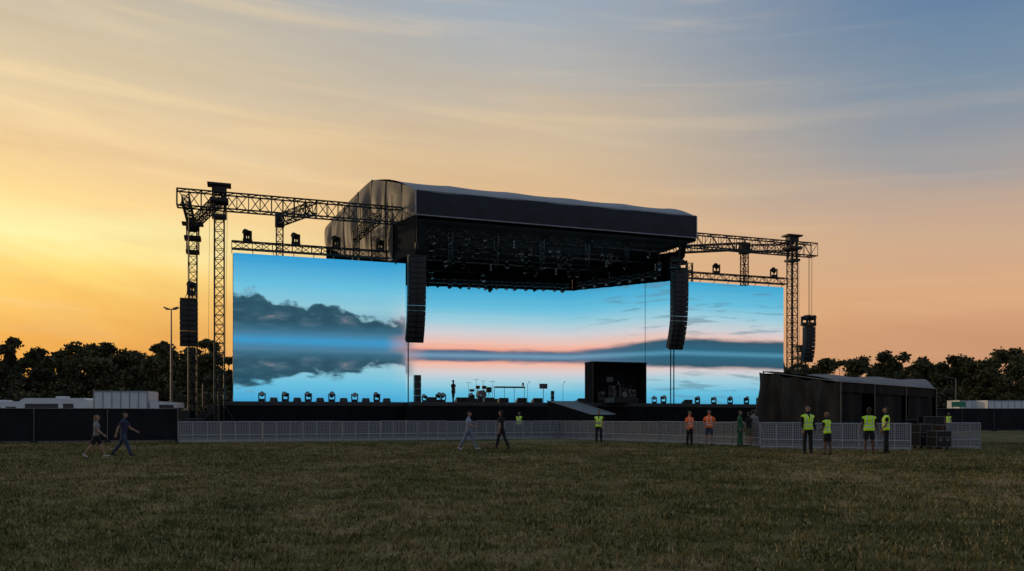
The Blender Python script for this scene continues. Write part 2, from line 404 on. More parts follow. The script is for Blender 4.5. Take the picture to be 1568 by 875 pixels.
def led(A,B,s0,s1):
    A=V3(A[0],A[1],0);B=V3(B[0],B[1],0); d=B-A; L=np.linalg.norm(d); d/=L; n=V3(-d[1],d[0],0)
    b=MB()
    b.face([A+ZZ*ZB,B+ZZ*ZB,B+ZZ*ZT,A+ZZ*ZT],0)
    b.box((A+B)/2+n*.13+ZZ*(ZB+ZT)/2,d*L/2,n*.12,ZZ*(ZT-ZB)/2,1)
    for zz in(ZB+2,ZB+5.5,ZB+9): b.tube(A+n*.35+ZZ*zz,B+n*.35+ZZ*zz,.05,5,1)
    k=max(2,int(L/2))
    for i in range(k+1):
        p=A+d*L*i/k+n*.35; b.tube(p+ZZ*ZB,p+ZZ*ZT,.05,5,1)
    b.obj('led_screen',[M_led,M_gear],uv={0:[(s0,0),(s1,0),(s1,1),(s0,1)]})
uL=uat(621,0); uR=uat(1031,0); uE=uat(1200,0)
led(S(0,0,0),S(uL,0,0),0,.313)
Bc=plan(873,78); led(plan(612,74.6),Bc,.303,.612)
Cc=S(uR,0,0)
mid=Bc+(Cc-Bc)*.745
led(Bc,mid-(Cc-Bc)/np.linalg.norm(Cc-Bc)*.05,.612,.757); led(mid,Cc,.757,.80)
led(S(uR+.12,0,0),S(uE,0,0),.803,1.0)

# ---------------- stage ----------------
stage=empty('festival_stage')
b=MB()
DK=2.6
def sbox(u0,u1,v0,v1,z0,z1,mi=0): b.box(S((u0+u1)/2,(v0+v1)/2,(z0+z1)/2),U*(u1-u0)/2,VV*(v1-v0)/2,ZZ*(z1-z0)/2,mi)
sbox(-.8,uat(622,-2.6)-.02,-2.6,.6,2.3,DK); sbox(uR-.4,uE+.2,-2.6,.6,2.3,DK)
sbox(uat(622,-2.6),uR-.42,-4.5,17.5,2.3,DK+.003)
b.obj('deck',[M_deck],stage)
b=MB()
def drape(A,B,z0,z1,amp=.06,per=.5,mi=0,bb=None):
    bb=bb or b
    A=np.array(A,float);B=np.array(B,float); d=B-A; L=np.linalg.norm(d[:2]); n=V3(-d[1],d[0],0)/max(L,1e-6); k=max(2,int(L/per*4)); pr=None; ph=random.random()*6
    for i in range(k+1):
        p=A+d*i/k; o=n*amp*(math.sin(i*math.pi/2*(.8+.15*math.sin(i*.11+ph))+.8*math.sin(i*.37+ph))+.5*math.sin(i*.23+ph)); a=(p[0]+o[0],p[1]+o[1],z0 if not hasattr(z0,'__len__') else z0[0]+(z0[1]-z0[0])*i/k)
        t=(p[0]+o[0]*.4,p[1]+o[1]*.4,z1 if not hasattr(z1,'__len__') else z1[0]+(z1[1]-z1[0])*i/k)
        if pr: bb.face([pr[0],a,t,pr[1]],mi)
        pr=(a,t)
uc=uat(622,-2.6)
drape(S(-.8,-2.5,0),S(uc,-2.5,0),0,2.3); drape(S(uc,-2.5,0),S(uc,-4.4,0),0,2.3); drape(S(uc,-4.4,0),S(uR-.4,-4.4,0),0,2.3)
drape(S(uR-.4,-4.4,0),S(uR-.4,-2.5,0),0,2.3); drape(S(uR-.4,-2.5,0),S(uE+.2,-2.5,0),0,2.3)
drape(S(-.8,.6,0),S(-.8,-2.5,0),0,2.3); drape(S(uE+.2,-2.5,0),S(uE+.2,.6,0),0,2.3)
b.obj('stage_skirt',[M_black],stage)
b=MB()
b.tube(S(-.8,-2.64,2.5),S(uc,-2.64,2.5),.03,5); b.tube(S(uc,-4.54,2.5),S(uR-.4,-4.54,2.5),.03,5); b.tube(S(uR-.4,-2.64,2.5),S(uE,-2.64,2.5),.03,5)
for i in range(26):
    u=uc+i*.98; b.box(S(u,-4.53,2.45),U*.02,VV*.015,ZZ*.14)
b.obj('deck_edge',[M_dmetal],stage)
b=MB()
r0=plan(838,56.6,2.6); r1=plan(880,56.9,2.6); 
f0=plan(905,53.2,1.62); f1=plan(943,53.6,1.62)
b.face([r0,f0,f1,r1],0)
for a,c in((r0,f0),(f0,f1),(f1,r1)): b.face([a,c,(c[0],c[1],0),(a[0],a[1],0)],1)
for a,c in((r0,f0),(r1,f1)): b.tube(a+ZZ*.02,c+ZZ*.02,.03,5,0)
b.obj('ramp',[M_ramp,M_black],stage)

# roof
FLx=V3(-7.21,59.46,0); FR=V3(15.55,67.3,0)
zt0,zb0=18.4,16.55
PL=plan(575,66,21.1); PR=plan(1003,73,20.45); BL=V3(-17.5,75,0); BR=V3(8.5,84,0)
b=MB()
n=40
fn=V3(U[1],-U[0],0)
pr=None
for i in range(n+1):
    p=FLx+(FR-FLx)*i/n; sag=.06*math.sin(i*math.pi*5/n)**2
    a=p+ZZ*zb0+fn*.10; t=p+ZZ*(zt0-sag)+fn*.02; mdl=p+ZZ*(zb0+.9)+fn*(.10+.06*math.sin(i*1.7))
    if pr: b.face([pr[0],a,mdl,pr[1]],0); b.face([pr[1],mdl,t,pr[2]],0)
    pr=(a,mdl,t)
b.obj('front_fascia',[M_fascia],stage,True)
b=MB(); b.tube(FLx+ZZ*zb0+fn*.14,FR+ZZ*zb0+fn*.14,.05,6); b.tube(FLx+ZZ*(zt0+.03),FR+ZZ*(zt0+.03),.05,6)
b.tube(FR+ZZ*zb0+fn*.1,FR+ZZ*zt0+fn*.1,.05,6); b.tube(FLx+ZZ*zb0+fn*.1,FLx+ZZ*zt0+fn*.1,.06,6)
b.obj('fascia_trim',[M_trim],stage)
b=MB()
nu,nv=36,8
def roofpt(i,j):
    f=FLx+(FR-FLx)*i/nu+ZZ*zt0; r=PL+(PR-PL)*i/nu; t=j/nv
    arch=.35*math.sin(math.pi*t); hoop=.16*abs(math.sin(i*math.pi*5/nu))**.6
    return f*(1-t)+r*t+ZZ*(arch-hoop*(.3+.7*t))
b.grid(roofpt,nu,nv)
def backpt(i,j):
    r=roofpt(i,nv); q=(BL+ZZ*19.3)+((BR+ZZ*18.8)-(BL+ZZ*19.3))*i/nu; t=j/4; return r*(1-t)+q*t
b.grid(backpt,nu,4)
b.obj('roof_skin',[M_rooftop],stage,True)
b=MB()
DIR=(BL-FLx); 
def side(t): return FLx+DIR*t
tp=0.42
def up(t):
    if t<tp: return zt0+(21.1-zt0)*(t/tp)**.8
    return 21.1-(21.1-19.3)*((t-tp)/(1-tp))**1.3
def lo(t):
    if t<.205: return 16.55
    if t<.74: return 13.75+(t-.205)/.535*2.0
    return 15.75+(t-.74)/.26*1.8
ts=list(np.linspace(0,.203,9))+[.207]+list(np.linspace(.22,1,50)); sn=V3(-.83,-.55,0)
seams=[0,.12,.27,.42,.58,.74,.9,1.0]
def spt(t,k):
    zl,zu=lo(t),up(t); zz=zl+(zu-zl)*k
    # panels billow between the seams, with a few vertical tension folds
    for a_,c_ in zip(seams[:-1],seams[1:]):
        if a_<=t<=c_+1e-9: ph=(t-a_)/(c_-a_); break
    o=.42*math.sin(math.pi*ph)**1.0*(.6+.4*math.sin(zz*.9+t*6))+.07*math.sin(t*95+.6*math.sin(zz*.7))+.05*math.sin(t*52+zz*.35)
    edge=min(1,k*4,(1-k)*4)
    return side(t)+sn*(.06+o*edge)+ZZ*zz
b.grid(lambda i,j:spt(ts[i],j/16),len(ts)-1,16)
for t in(.12,.27,.42,.58,.74,.9):
    for k in range(14): b.tube(spt(t,k/14)+sn*.03,spt(t,(k+1)/14)+sn*.03,.045,4,1,caps=False)
b.obj('side_tarp',[M_tarp,mat('tarp_seam',(.05,.042,.035))],stage,True)
b=MB()
b.face([FLx+ZZ*zb0,side(.205)+ZZ*zb0,side(.205)+ZZ*13.7,FLx+ZZ*13.7],0)
drape(FLx,plan(641,59.7),13.7,zb0,.02)
b.face([V3(*q) for q in [FLx+ZZ*16.3,FR+ZZ*16.3,BR+ZZ*16.3,BL+ZZ*16.3]],0)
A0=plan(612,74.2); 
drape(A0,Bc-VV*.5,13.72,(16.3,16.3),.08,.8); drape(Bc-VV*.5,Cc-VV*.6-U*.2,13.72,16.3,.08,.8)
drape(side(.205)+U*.2,A0,13.7,16.3,.08,.8)
rr=Cc-VV*.6-U*.2
drape(rr,FR-U*.3+VV,(13.72,15.6),16.3,.06,.6)
b.face([FR+ZZ*16.3,FR+ZZ*18.4,BR+ZZ*18.8,BR+ZZ*16.3],0)
b.face([BL+ZZ*16.3,BR+ZZ*16.3,BR+ZZ*18.8,BL+ZZ*19.3],0)
b.face([FR+ZZ*18.4,PR,BR+ZZ*18.8],0)
b.obj('black_masking',[M_black],stage)
b=MB()
for P in(plan(600,69),plan(1056,77),plan(690,80.5),plan(905,82)):
    b.truss(P,P+ZZ*16.3,.5,.5,V3(1,0,0),.05,.025,.7)
b.tube(plan(625,63.9),plan(625,63.9,13.8),.05,6); b.tube(plan(1027,70),plan(1027,70,15),.05,6)
b.obj('roof_towers',[M_truss],stage)

# lighting rig in roof
b=MB()
def mhead(b,p,aim,s=1.0,hang=True,m0=0,m1=1):
    p=np.array(p,float); sg=-1 if hang else 1; Zs=ZZ*sg*s
    aim=np.array(aim,float); aim/=np.linalg.norm(aim)
    b.box(p+Zs*.08,V3(.17,0,0)*s,V3(0,.14,0)*s,ZZ*.08*s,m0,1)
    side=np.cross(aim,ZZ); 
    if np.linalg.norm(side)<.1: side=V3(1,0,0)
    side/=np.linalg.norm(side)
    for k in(-1,1): b.box(p+Zs*.32+side*k*.17*s,side*.03*s,np.cross(ZZ,side)*.06*s,ZZ*.18*s,m0)
    c=p+Zs*.42
    b.tube(c-aim*.17*s,c+aim*.02*s,.10*s,8,m0,.14*s); b.tube(c+aim*.02*s,c+aim*.2*s,.14*s,8,m0,.13*s)
    b.tube(c+aim*.2*s,c+aim*.215*s,.11*s,8,m1)
rows=[(-3,15.9),(1,15.7),(5,15.5),(9,15.3),(13,15.0)]
for v,zz in rows:
    ua=uat(650,v); ub=min(uat(1020,v),uat(1050,-3)+1) if v<2 else uat(1000 if v<6 else 900,v)
    b.truss(S(ua,v,zz),S(ub,v,zz),.45,.45,ZZ,.03,.018,.6,0)
    u=ua+.6
    while u<ub-.3:
        ty=random.random(); dz=random.choice([0,0,-.5,-.9]); 
        if dz: b.tube(S(u,v,zz-.2),S(u,v,zz-.25+dz),.02,4,0)
        if ty<.65: mhead(b,S(u,v,zz-.25+dz),(random.uniform(-.8,.8),random.uniform(-1,.4),-1),random.uniform(.9,1.4),True,0,random.choice([0,1,2,0]))
        elif ty<.9:
            for kk in range(3): b.tube(S(u,v,zz-.3-kk*.22),S(u,v,zz-.3-kk*.22)-VV*.3+ZZ*-.1,.09,7,0); b.tube(S(u,v,zz-.3-kk*.22)-VV*.3-ZZ*.1,S(u,v,zz-.3-kk*.22)-VV*.32-ZZ*.11,.08,7,1)
        u+=random.uniform(.6,2.1)
for px in(690,760,830,900,960):
    u=uat(px,-3); b.truss(S(u,-3,16.1),S(uat(px,10),10,15.6),.35,.35,ZZ,.03,.018,.6,0)
for i in range(34):
    v=random.uniform(-2.5,8); u=uat(random.uniform(690,970),v); z_=random.uniform(14.7,15.9); b.tube(S(u,v,z_),S(u,v,z_+.3),.09,6,random.choice([0,2,3])); b.tube(S(u,v,z_+.3),S(u,v,16.3),.012,3,0)
A1=plan(652,73.4,14.05); B1=plan(872,76.6,14.05)
b.truss(A1,B1,.35,.35,ZZ,.03,.02,.5,0)
for i in range(15):
    p=A1+(B1-A1)*(i+.3+random.uniform(-.2,.2))/15; mhead(b,p-ZZ*random.uniform(0,.15),(random.uniform(-.6,.6),-1,-.6),1.0,True,0,random.choice([0,1]))
B2=plan(885,76,14.1); C2=plan(1012,71.5,14.4)
b.truss(B2,C2,.35,.35,ZZ,.03,.02,.5,0)
for i in range(7): mhead(b,B2+(C2-B2)*(i+.5)/7+ZZ*(.1),(random.uniform(-.4,.4),-1,-.4),1.1,True,0,1)
b.obj('lighting_rig',[M_rig,M_lens,M_dmetal,M_chrome],stage)

# ---------------- outboard truss structures ----------------
T0=V3(-21,57,0)
def K(k,z): return T0+U*k+ZZ*z
def tower(name,P,zt,w=.62,base=1.6):
    b=MB(); P=np.array(P,float)
    b.truss(P,P+ZZ*zt,w,w,U,.055,.028,w*1.05)
    b.box(P+ZZ*.12,U*base/2,VV*.35,ZZ*.1,0); b.box(P+ZZ*.12,U*.35,VV*base/2,ZZ*.095,0)
    for d in(U,-U,VV,-VV): b.tube(P+d*base*.9+ZZ*.1,P+ZZ*2.4+d*.3,.05,5,0); b.tube(P+d*base*.9+ZZ*0,P+d*base*.9+ZZ*.5,.07,6,0)
    b.box(P+ZZ*(zt-.6),U*.62,VV*.62,ZZ*.12,0); b.box(P+ZZ*(zt-1.7),U*.5,VV*.5,ZZ*.1,0)
    b.box(P+ZZ*(zt+.55),U*.8,VV*.5,ZZ*.07,0); b.box(P+ZZ*(zt+.25),U*.5,VV*.3,ZZ*.22,0)
    for d in(U*.45,-U*.45): b.tube(P+d+ZZ*(zt-1.8),P+d+ZZ*(zt+.5),.06,5,0)
    b.tube(P+U*.33-VV*.5+ZZ*zt,P+U*.33-VV*.6+ZZ*.6,.015,4,0)
    return b.obj(name,[M_truss])
tower('truss_tower',K(0.05,0),17.5,.65,1.8)
t2=plan(295,64); tower('truss_tower',t2,16.4,.62,1.5)
kT=49.4
tower('truss_tower',K(kT,0),17.5,.65,1.8)
t4=plan(1228,80); tower('truss_tower',t4,8.0,.55,1.5)
b=MB()
b.truss(K(-2.75,16.9),K(13.2,16.9),.85,1.15,ZZ,.06,.032,.8)
b.truss(K(0,17.0),t2+ZZ*16.9,.6,.6,ZZ,.055,.03,.6)
b.truss(K(-2.2,16.9),t2+ZZ*16.6,.5,.5,ZZ,.05,.028,.6)
c1=plan(428,63); b.truss(K(6.6,17.0),c1+ZZ*17.0,.6,.75,ZZ,.055,.03,.7); b.truss(c1+ZZ*17.5,c1+ZZ*13.6,.5,.5,U,.05,.028,.6)
b.box(c1+ZZ*17.0,U*.35,VV*.35,ZZ*.5,0)
c2=plan(545,66.5); b.truss(K(11.3,16.6),c2+ZZ*16.6,.6,.7,ZZ,.05,.028,.7); b.truss(c2+ZZ*16.8,c2+ZZ*13.6,.5,.5,U,.05,.028,.6)
b.obj('outrigger_truss',[M_truss])
b=MB()
b.truss(K(37.2,16.9),K(51.9,16.9),.85,1.15,ZZ,.06,.032,.8)
c3=plan(1140,73.5); b.truss(K(38.2,16.6)+VV*3,c3+ZZ*17.2,.6,.6,ZZ,.055,.03,.7)
b.truss(c3+ZZ*17.4,c3+ZZ*13.6,.5,.5,U,.05,.028,.6); b.box(c3+ZZ*17.0,U*.4,VV*.35,ZZ*.5,0)
b.truss(c3+ZZ*17.0,K(kT,17.0),.6,.6,ZZ,.05,.028,.7)
b.obj('outrigger_truss',[M_truss])
def header(u0,u1,lights):
    b=MB(); b.truss(S(u0,-.35,14.35),S(u1,-.35,14.35),.5,.55,ZZ,.05,.028,.75)
    u=u0
    while u<u1: b.tube(S(u,-.35,14.1),S(u,.1,13.8),.03,4); u+=1.5
    for px in lights:
        u=uat(px,-.35); mhead(b,S(u,-.35,14.6),(-.4,-.8,.15),1.7,False,0,0); b.tube(S(u,-.35,14.6),S(u,-.35,15.1),.06,5)
    b.obj('screen_header_truss',[M_truss])
header(-.1,uat(606,-.3),[379,453,515,582]); header(uat(1052,-.3),uE,[1097,1185])
b=MB()
for px,py,D in((1032,398,68),(1046,404,68)): mhead(b,plan(px,D,zat(py+12,D)),(-.5,-.8,0),1.8,False,0,0)
b.truss(plan(1029,68,zat(418,68)),plan(1056,69,zat(418,69)),.4,.4,ZZ,.04,.025,.5); b.tube(plan(1040,68,zat(418,68)),plan(1040,68,17),.05,5)
b.obj('lighting_bracket',[M_truss])
b=MB()
b.tube(K(.6,16.5),plan(343,57.5,1),.014,4); b.tube(K(-.6,16.5),plan(318,57,1),.014,4); b.tube(K(kT+2.2,16.3),plan(1243,75,9),.02,4)
b.tube(K(-2.2,16.3),plan(302,56,.8),.014,4)
b.obj('guy_cable',[M_truss])

# ---------------- line arrays ----------------
M_grille=mat('speaker_grille',(.022,.022,.025),.6)
def line_array(P,ztop,zbot,w,n,curl,hangz):
    b=MB(); P=np.array(P,float); hgt=(ztop-zbot)/n; p=P+ZZ*ztop
    b.box(P+ZZ*(ztop+.1),U*w*.5,VV*.35,ZZ*.06,0)
    for k in(-1,1): b.tube(P+ZZ*(ztop+.1)+U*k*.3,P+ZZ*(ztop+.8),.025,4)
    b.tube(P+ZZ*(ztop+.7),P+ZZ*hangz,.03,5); b.box(P+ZZ*(ztop+.9),U*.12,VV*.12,ZZ*.22,0)
    for i in range(n):
        ang=curl*(i/(n-1))**2.2
        d=V3(VV[0]*math.sin(ang),VV[1]*math.sin(ang),-math.cos(ang))
        fr=V3(-VV[0]*math.cos(ang),-VV[1]*math.cos(ang),-math.sin(ang))
        c=p+d*hgt/2
        b.box(c,U*w/2,fr*.32,-d*hgt*.47,0)
        b.box(c+fr*.33,U*w*.46,fr*.012,-d*hgt*.40,1)
        b.box(c+fr*.345,U*w*.06,fr*.012,-d*hgt*.38,0)
        for k in(-1,1): b.box(c+U*k*(w/2+.012),U*.01,fr*.22,-d*hgt*.40,1)
        p=p+d*hgt
    return b.obj('line_array_speaker',[M_gear,M_grille])
line_array(plan(638,59.2),zat(395,59.2),zat(524,59.2),1.3,16,.45,16.5)
line_array(plan(1041,66.5),zat(419,66.5),zat(535,66.5),1.3,16,.45,16.5)
line_array(plan(289,56.8),zat(461,56.8),zat(530,56.8),1.15,9,.25,16.4)
line_array(plan(1239,74),zat(501,74),zat(554,74),.95,9,.35,16.5)
b=MB(); mhead(b,plan(294,57,zat(452,57)),(-.3,-.9,.1),1.7,False,0,0); b.tube(plan(294,57,zat(460,57)),plan(294,57,zat(440,57)),.07,5)
for px in(1232,1244): mhead(b,plan(px,74,zat(499,74)),(.3,-.9,.1),1.7,False,0,0)
b.obj('lighting_bracket',[M_truss])

# ---------------- deck lights and backline ----------------
def make_light(px,v,s=1.0):
    b=MB(); mhead(b,S(uat(px,v),v,DK),(random.uniform(-.3,.3),-.85,random.uniform(.1,.6)),s,False); b.obj('stage_light',[M_gear,M_lens],smooth=False)
for px in(401,437,472,508,543,577): make_light(px,-1.6,1.3)
for px in(1068,1093,1118,1143,1162): make_light(px,-1.6,1.2)
for px in(419,455,490,526,560,592): 
    b=MB(); p=S(uat(px,-1.9),-1.9,DK+.16); b.box(p,U*.3,VV*.18,ZZ*.15,0,.8); b.box(p-VV*.17,U*.25,VV*.03,ZZ*.10,1); b.obj('strobe_light',[M_gear,M_dmetal])
for px in(650,672,678,722,735,1002,1016): make_light(px,-3,random.uniform(1,1.4))
def wedge(px,v,s=1):
    b=MB(); P=S(uat(px,v),v,DK+.004)
    A=[P-U*.4*s-VV*.28*s,P+U*.4*s-VV*.28*s,P+U*.4*s+VV*.28*s,P-U*.4*s+VV*.28*s]
    t=[A[0]+ZZ*.38*s,A[1]+ZZ*.38*s,A[2]+ZZ*.12*s,A[3]+ZZ*.12*s]
    b.face(A[::-1]); b.face(t,1)
    for i in range(4): b.face([A[i],A[(i+1)%4],t[(i+1)%4],t[i]])
    b.obj('monitor_wedge',[M_gear,M_dmetal])
for px,v in((705,-3.5),(798,-3.5),(890,-3.6),(770,-3),(822,-3.2),(1052,-2),(660,-3.6),(748,-3.6),(718,-3.8)): wedge(px,v)
def column(px,v,h,w,n=3):
    b=MB(); P=S(uat(px,v),v,DK+.004)
    for i in range(n): b.box(P+ZZ*h*(i+.5)/n,U*w/2,VV*w/2,ZZ*h/n*.48,0); b.box(P+ZZ*h*(i+.5)/n-VV*(w/2+.01),U*w*.42,VV*.01,ZZ*h/n*.43,1)
    b.obj('speaker_stack',[M_gear,M_grille])
column(639,-2,2.15,.5,4); column(846,3,1.2,.25)
def drumkit(P,s=1.0):
    b=MB(); P=np.array(P,float)
    b.box(P+ZZ*.2,U*1.3*s,VV*1*s,ZZ*.2,0); q=P+ZZ*.4
    b.tube(q-VV*.6*s+ZZ*.3*s,q+ZZ*.3*s,.29*s,14,0); b.tube(q-VV*.61*s+ZZ*.3*s,q-VV*.6*s+ZZ*.3*s,.26*s,14,1)
    for x,y,z,r,h in((-.25,-.3,.68,.15,.2),(.2,-.3,.68,.16,.2),(.65,.05,.45,.2,.35),(-.55,.1,.5,.18,.15)):
        c=q+U*x*s+VV*y*s+ZZ*z*s; b.tube(c,c+ZZ*h*s,r*s,12,0); b.tube(c+ZZ*h*s,c+ZZ*(h*s+.02),r*s*1.04,12,1)
        for k in range(3):
            a=k*2.1; b.tube(c,c+U*math.cos(a)*.2*s+VV*math.sin(a)*.2*s-ZZ*z*s,.014,4,1)
    for x,y,z,r in((-.85,-.1,1.1,.25),(.8,-.3,1.2,.28),(.35,.35,1.25,.22),(-.4,-.45,1.3,.22)):
        c=q+U*x*s+VV*y*s+ZZ*z*s; b.tube(c,c+ZZ*.02,r*s,14,1,r*.2*s); b.tube(c,q+U*x*s+VV*y*s,.014,4,1)
    return b.obj('drum_kit',[M_gear,M_case])
drumkit(S(uat(735,2),2,DK+.004),1.25)
b=MB(); pA=plan(908,66,DK); pB=plan(989,67.5,DK)
d=(pB-pA); d[2]=0; L=np.linalg.norm(d); d/=L; nn=V3(-d[1],d[0],0); H=3.35
b.box((pA+pB)/2+nn*1.6+ZZ*H/2,d*L/2,nn*.05,ZZ*H/2,3)
b.box(pA+nn*.8+ZZ*H/2,d*.05,nn*.8,ZZ*H/2,3); b.box(pB+nn*.8+ZZ*H/2,d*.05,nn*.8,ZZ*H/2,3)
b.box((pA+pB)/2+nn*.8+ZZ*(H+.06),d*(L/2+.05),nn*.86,ZZ*.06,3)
for p in(pA,pB): b.tube(p,p+ZZ*H,.06,5,0)
for i in range(4):
    c=pA+d*(.8+i*.95)+nn*.3; hh=[1.0,1.5,.9,1.2][i]; b.box(c+ZZ*hh/2,d*.36,nn*.25,ZZ*hh/2,0); 
    for k in range(4): b.box(c-nn*.26+ZZ*(.15+hh*.22*k),d*.3,nn*.01,ZZ*.05,1 if (i+k)%2 else 0)
    b.box(c-nn*.27+d*.1+ZZ*hh*.9,d*.12,nn*.01,ZZ*.06,2)
b.box(pA+d*1.6+nn*.2+ZZ*2.0,d*.3,nn*.04,ZZ*.2,1); b.box(pA+d*2.4+nn*.2+ZZ*1.7,d*.05,nn*.04,ZZ*.15,2)
b.obj('backline_booth',[M_gear,M_dmetal,M_case,M_black])
drumkit(plan(952,64.6,DK+.004),.85)
b=MB(); a=plan(757,64,0); c=plan(803,64.6,0); zz=DK+1.25
for t in(0,.33,.66,1):
    p=a+(c-a)*t; b.tube(p+ZZ*DK,p+ZZ*zz,.02,4); b.tube(p+ZZ*DK-U*.3,p+ZZ*DK+U*.3,.02,4)
b.box((a+c)/2+ZZ*zz,(c-a)/2,VV*.22,ZZ*.05,0); 
for i in range(16):
    p=a+(c-a)*(i+.5)/16; b.box(p+ZZ*(zz+.06),(c-a)/40,VV*.15,ZZ*.01,1)
b.box(a+(c-a)*.95+ZZ*(zz+.25),U*.04,VV*.15,ZZ*.14,0)
b.obj('keyboard',[M_gear,M_trim])
b=MB(); p=plan(832,64.5,DK); b.tube(p,p+ZZ*1.2,.025,5); b.tube(p-U*.35,p+U*.35,.02,4); b.tube(p-VV*.35,p+VV*.35,.02,4); b.box(p+ZZ*1.35,U*.33,VV*.06,ZZ*.2,0); b.box(p+ZZ*1.35-VV*.07,U*.3,VV*.01,ZZ*.17,1)
b.obj('monitor_screen_stand',[M_gear,M_dmetal])
for px in(808,862): 
    b=MB(); p=plan(px,62.5,DK); b.tube(p,p+ZZ*.03,.15,8); b.tube(p,p+ZZ*1.45,.015,4); b.tube(p+ZZ*1.45,p+ZZ*1.6-VV*.35,.013,4); b.ball(p+ZZ*1.6-VV*.38,.04,.04,.05,0,6,5); b.obj('microphone_stand',[M_gear])

# ---------------- barriers ----------------
b=MB(); PW=2.2
b.face([(0,0,.08),(PW-.06,0,.08),(PW-.06,0,1.16),(0,0,1.16)],1)
for x in(0,PW/3,2*PW/3,PW-.06): b.tube((x,-.02,.02),(x,-.02,1.2),.024,6)
for z in(.08,.42,1.19): b.tube((0,-.02,z),(PW-.06,-.02,z),.024,6)
for x in(.1,PW-.2): b.box((x,.45,.025),(.03,0,0),(0,.5,0),(0,0,.02)); b.tube((x,0,1.1),(x,.9,.05),.02,5)
b.box((PW/2,-.12,.02),(PW/2-.05,0,0),(0,.16,0),(0,0,.015))
b0=b.obj('crowd_barrier',[M_metal,M_perf])
runs=[(plan(273,46.2),plan(640,50.5)),(plan(640,50.5),plan(855,54.5)),(plan(855,54.5),plan(1010,47)),(plan(1010,47),plan(1165,39.5)),(plan(1165,37.5),plan(1397,35.2)),(plan(1450,37.5),plan(1503,37))]
first=True
for A,Bp in runs:
    d=Bp-A; L=np.linalg.norm(d); n=max(1,round(L/PW)); a=math.atan2(d[1],d[0])
    for i in range(n):
        p=A+d*i/n; 
        if first: b0.location=p; b0.rotation_euler=(0,0,a); b0.scale=(L/n/PW,1,1); first=False
        else: o=inst(b0,'crowd_barrier',p,a+random.uniform(-.02,.02)); o.scale=(L/n/PW,1,random.uniform(.985,1.015))
def fence(A,B,h,seg=3.45):
    b=MB(); A=np.array(A,float);B=np.array(B,float); d=B-A; L=np.linalg.norm(d); n=max(1,round(L/seg)); u=d/L
    drape(A,B,.06,h,.02,1.1,0,b)
    nn=V3(-u[1],u[0],0)
    for i in range(n+1):
        p=A+d*i/n; b.tube(p-nn*.05,p-nn*.05+ZZ*(h+.05),.028,6,1); b.box(p+ZZ*.06,u*.12,nn*.35,ZZ*.06,2)
        b.tube(p+nn*1.0,p+ZZ*h*.8,.02,5,1)
    b.tube(A-nn*.04+ZZ*h,B-nn*.04+ZZ*h,.022,5,1); b.tube(A-nn*.04+ZZ*.1,B-nn*.04+ZZ*.1,.022,5,1)
    b.obj('fence',[M_fence,M_case,M_rubber])
fence(plan(-190,42.5),plan(272,46.8),1.95); fence(plan(1424,80),plan(1760,82),2.3)
fence(plan(1150,66),plan(1220,78),2.0)

# ---------------- tent ----------------
tent=empty('tent')
LR=plan(1169,47,4.15); CC=plan(1286,40,3.25); RF=plan(1432,44.5,3.05); RB=plan(1412,54,4.05)
b=MB()
def tr(i,j):
    s,t=i/36,j/8
    p=(CC*(1-s)+RF*s)*(1-t)+(LR*(1-s)+RB*s)*t
    return p+ZZ*(.14*math.sin(math.pi*t)-.16*abs(math.sin(s*math.pi*3))*(1-.4*t)+.02*math.sin(s*40+t*9))
b.grid(tr,36,8)
b.obj('roof',[M_tentroof],tent,True)
def flat(p): return V3(p[0],p[1],0)
b=MB()
A_=flat(LR)-V3(.25,0,0); B_=flat(CC); dd_=B_-A_; ns_=V3(dd_[1],-dd_[0],0)/np.linalg.norm(dd_)
def sw(i,j):
    s,t=i/80,j/12
    z1_=4.1*(1-s)+3.22*s; zz=.1+(z1_-.1)*t; k=min(1,(1-t)*3)
    o=.15*math.sin(s*15+zz*.9)+.11*math.sin(s*34-zz*.5+1+1.2*math.sin(s*7))+.05*math.sin(s*83+zz*1.2)
    sag=-.12*math.sin(s*math.pi*4)**2*(t>.95)
    return A_+dd_*s+ns_*(o*k)+ZZ*(zz+sag)
b.grid(sw,80,12)
b.obj('side_wall',[M_tentside],tent,True)
b=MB()
drape(flat(RF),flat(RB),.1,(3.0,4.0),.1,1.2,0,b); drape(flat(RB),flat(LR),.1,4.05,.1,1.2,0,b)
e=flat(RF)-flat(CC); nn=V3(-e[1],e[0],0)/np.linalg.norm(e)
for a,c in((0.02,.22),(.36,.62),(.72,.97)): drape(flat(CC)+e*a+nn*.05,flat(CC)+e*c+nn*.05,(.3,.1),(3.12,3.06),.10,.9,0,b)
drape(flat(CC)-nn*.03,flat(RF)-nn*.03,(2.75,2.55),(3.24,3.04),.04,.8,0,b)
b.obj('drapes',[M_tent],tent)
b=MB()
for t in(0,.33,.66,1): p=flat(CC)+e*t-nn*.07; b.tube(p,p+ZZ*(3.22-.2*t),.03,6)
b.tube(CC-nn*.07,RF-nn*.07,.03,6); b.tube(LR,CC,.035,6); b.tube(LR,flat(LR)-V3(.9,.3,0),.015,5); b.tube(LR,flat(LR),.05,6)
b.obj('poles',[M_case],tent)

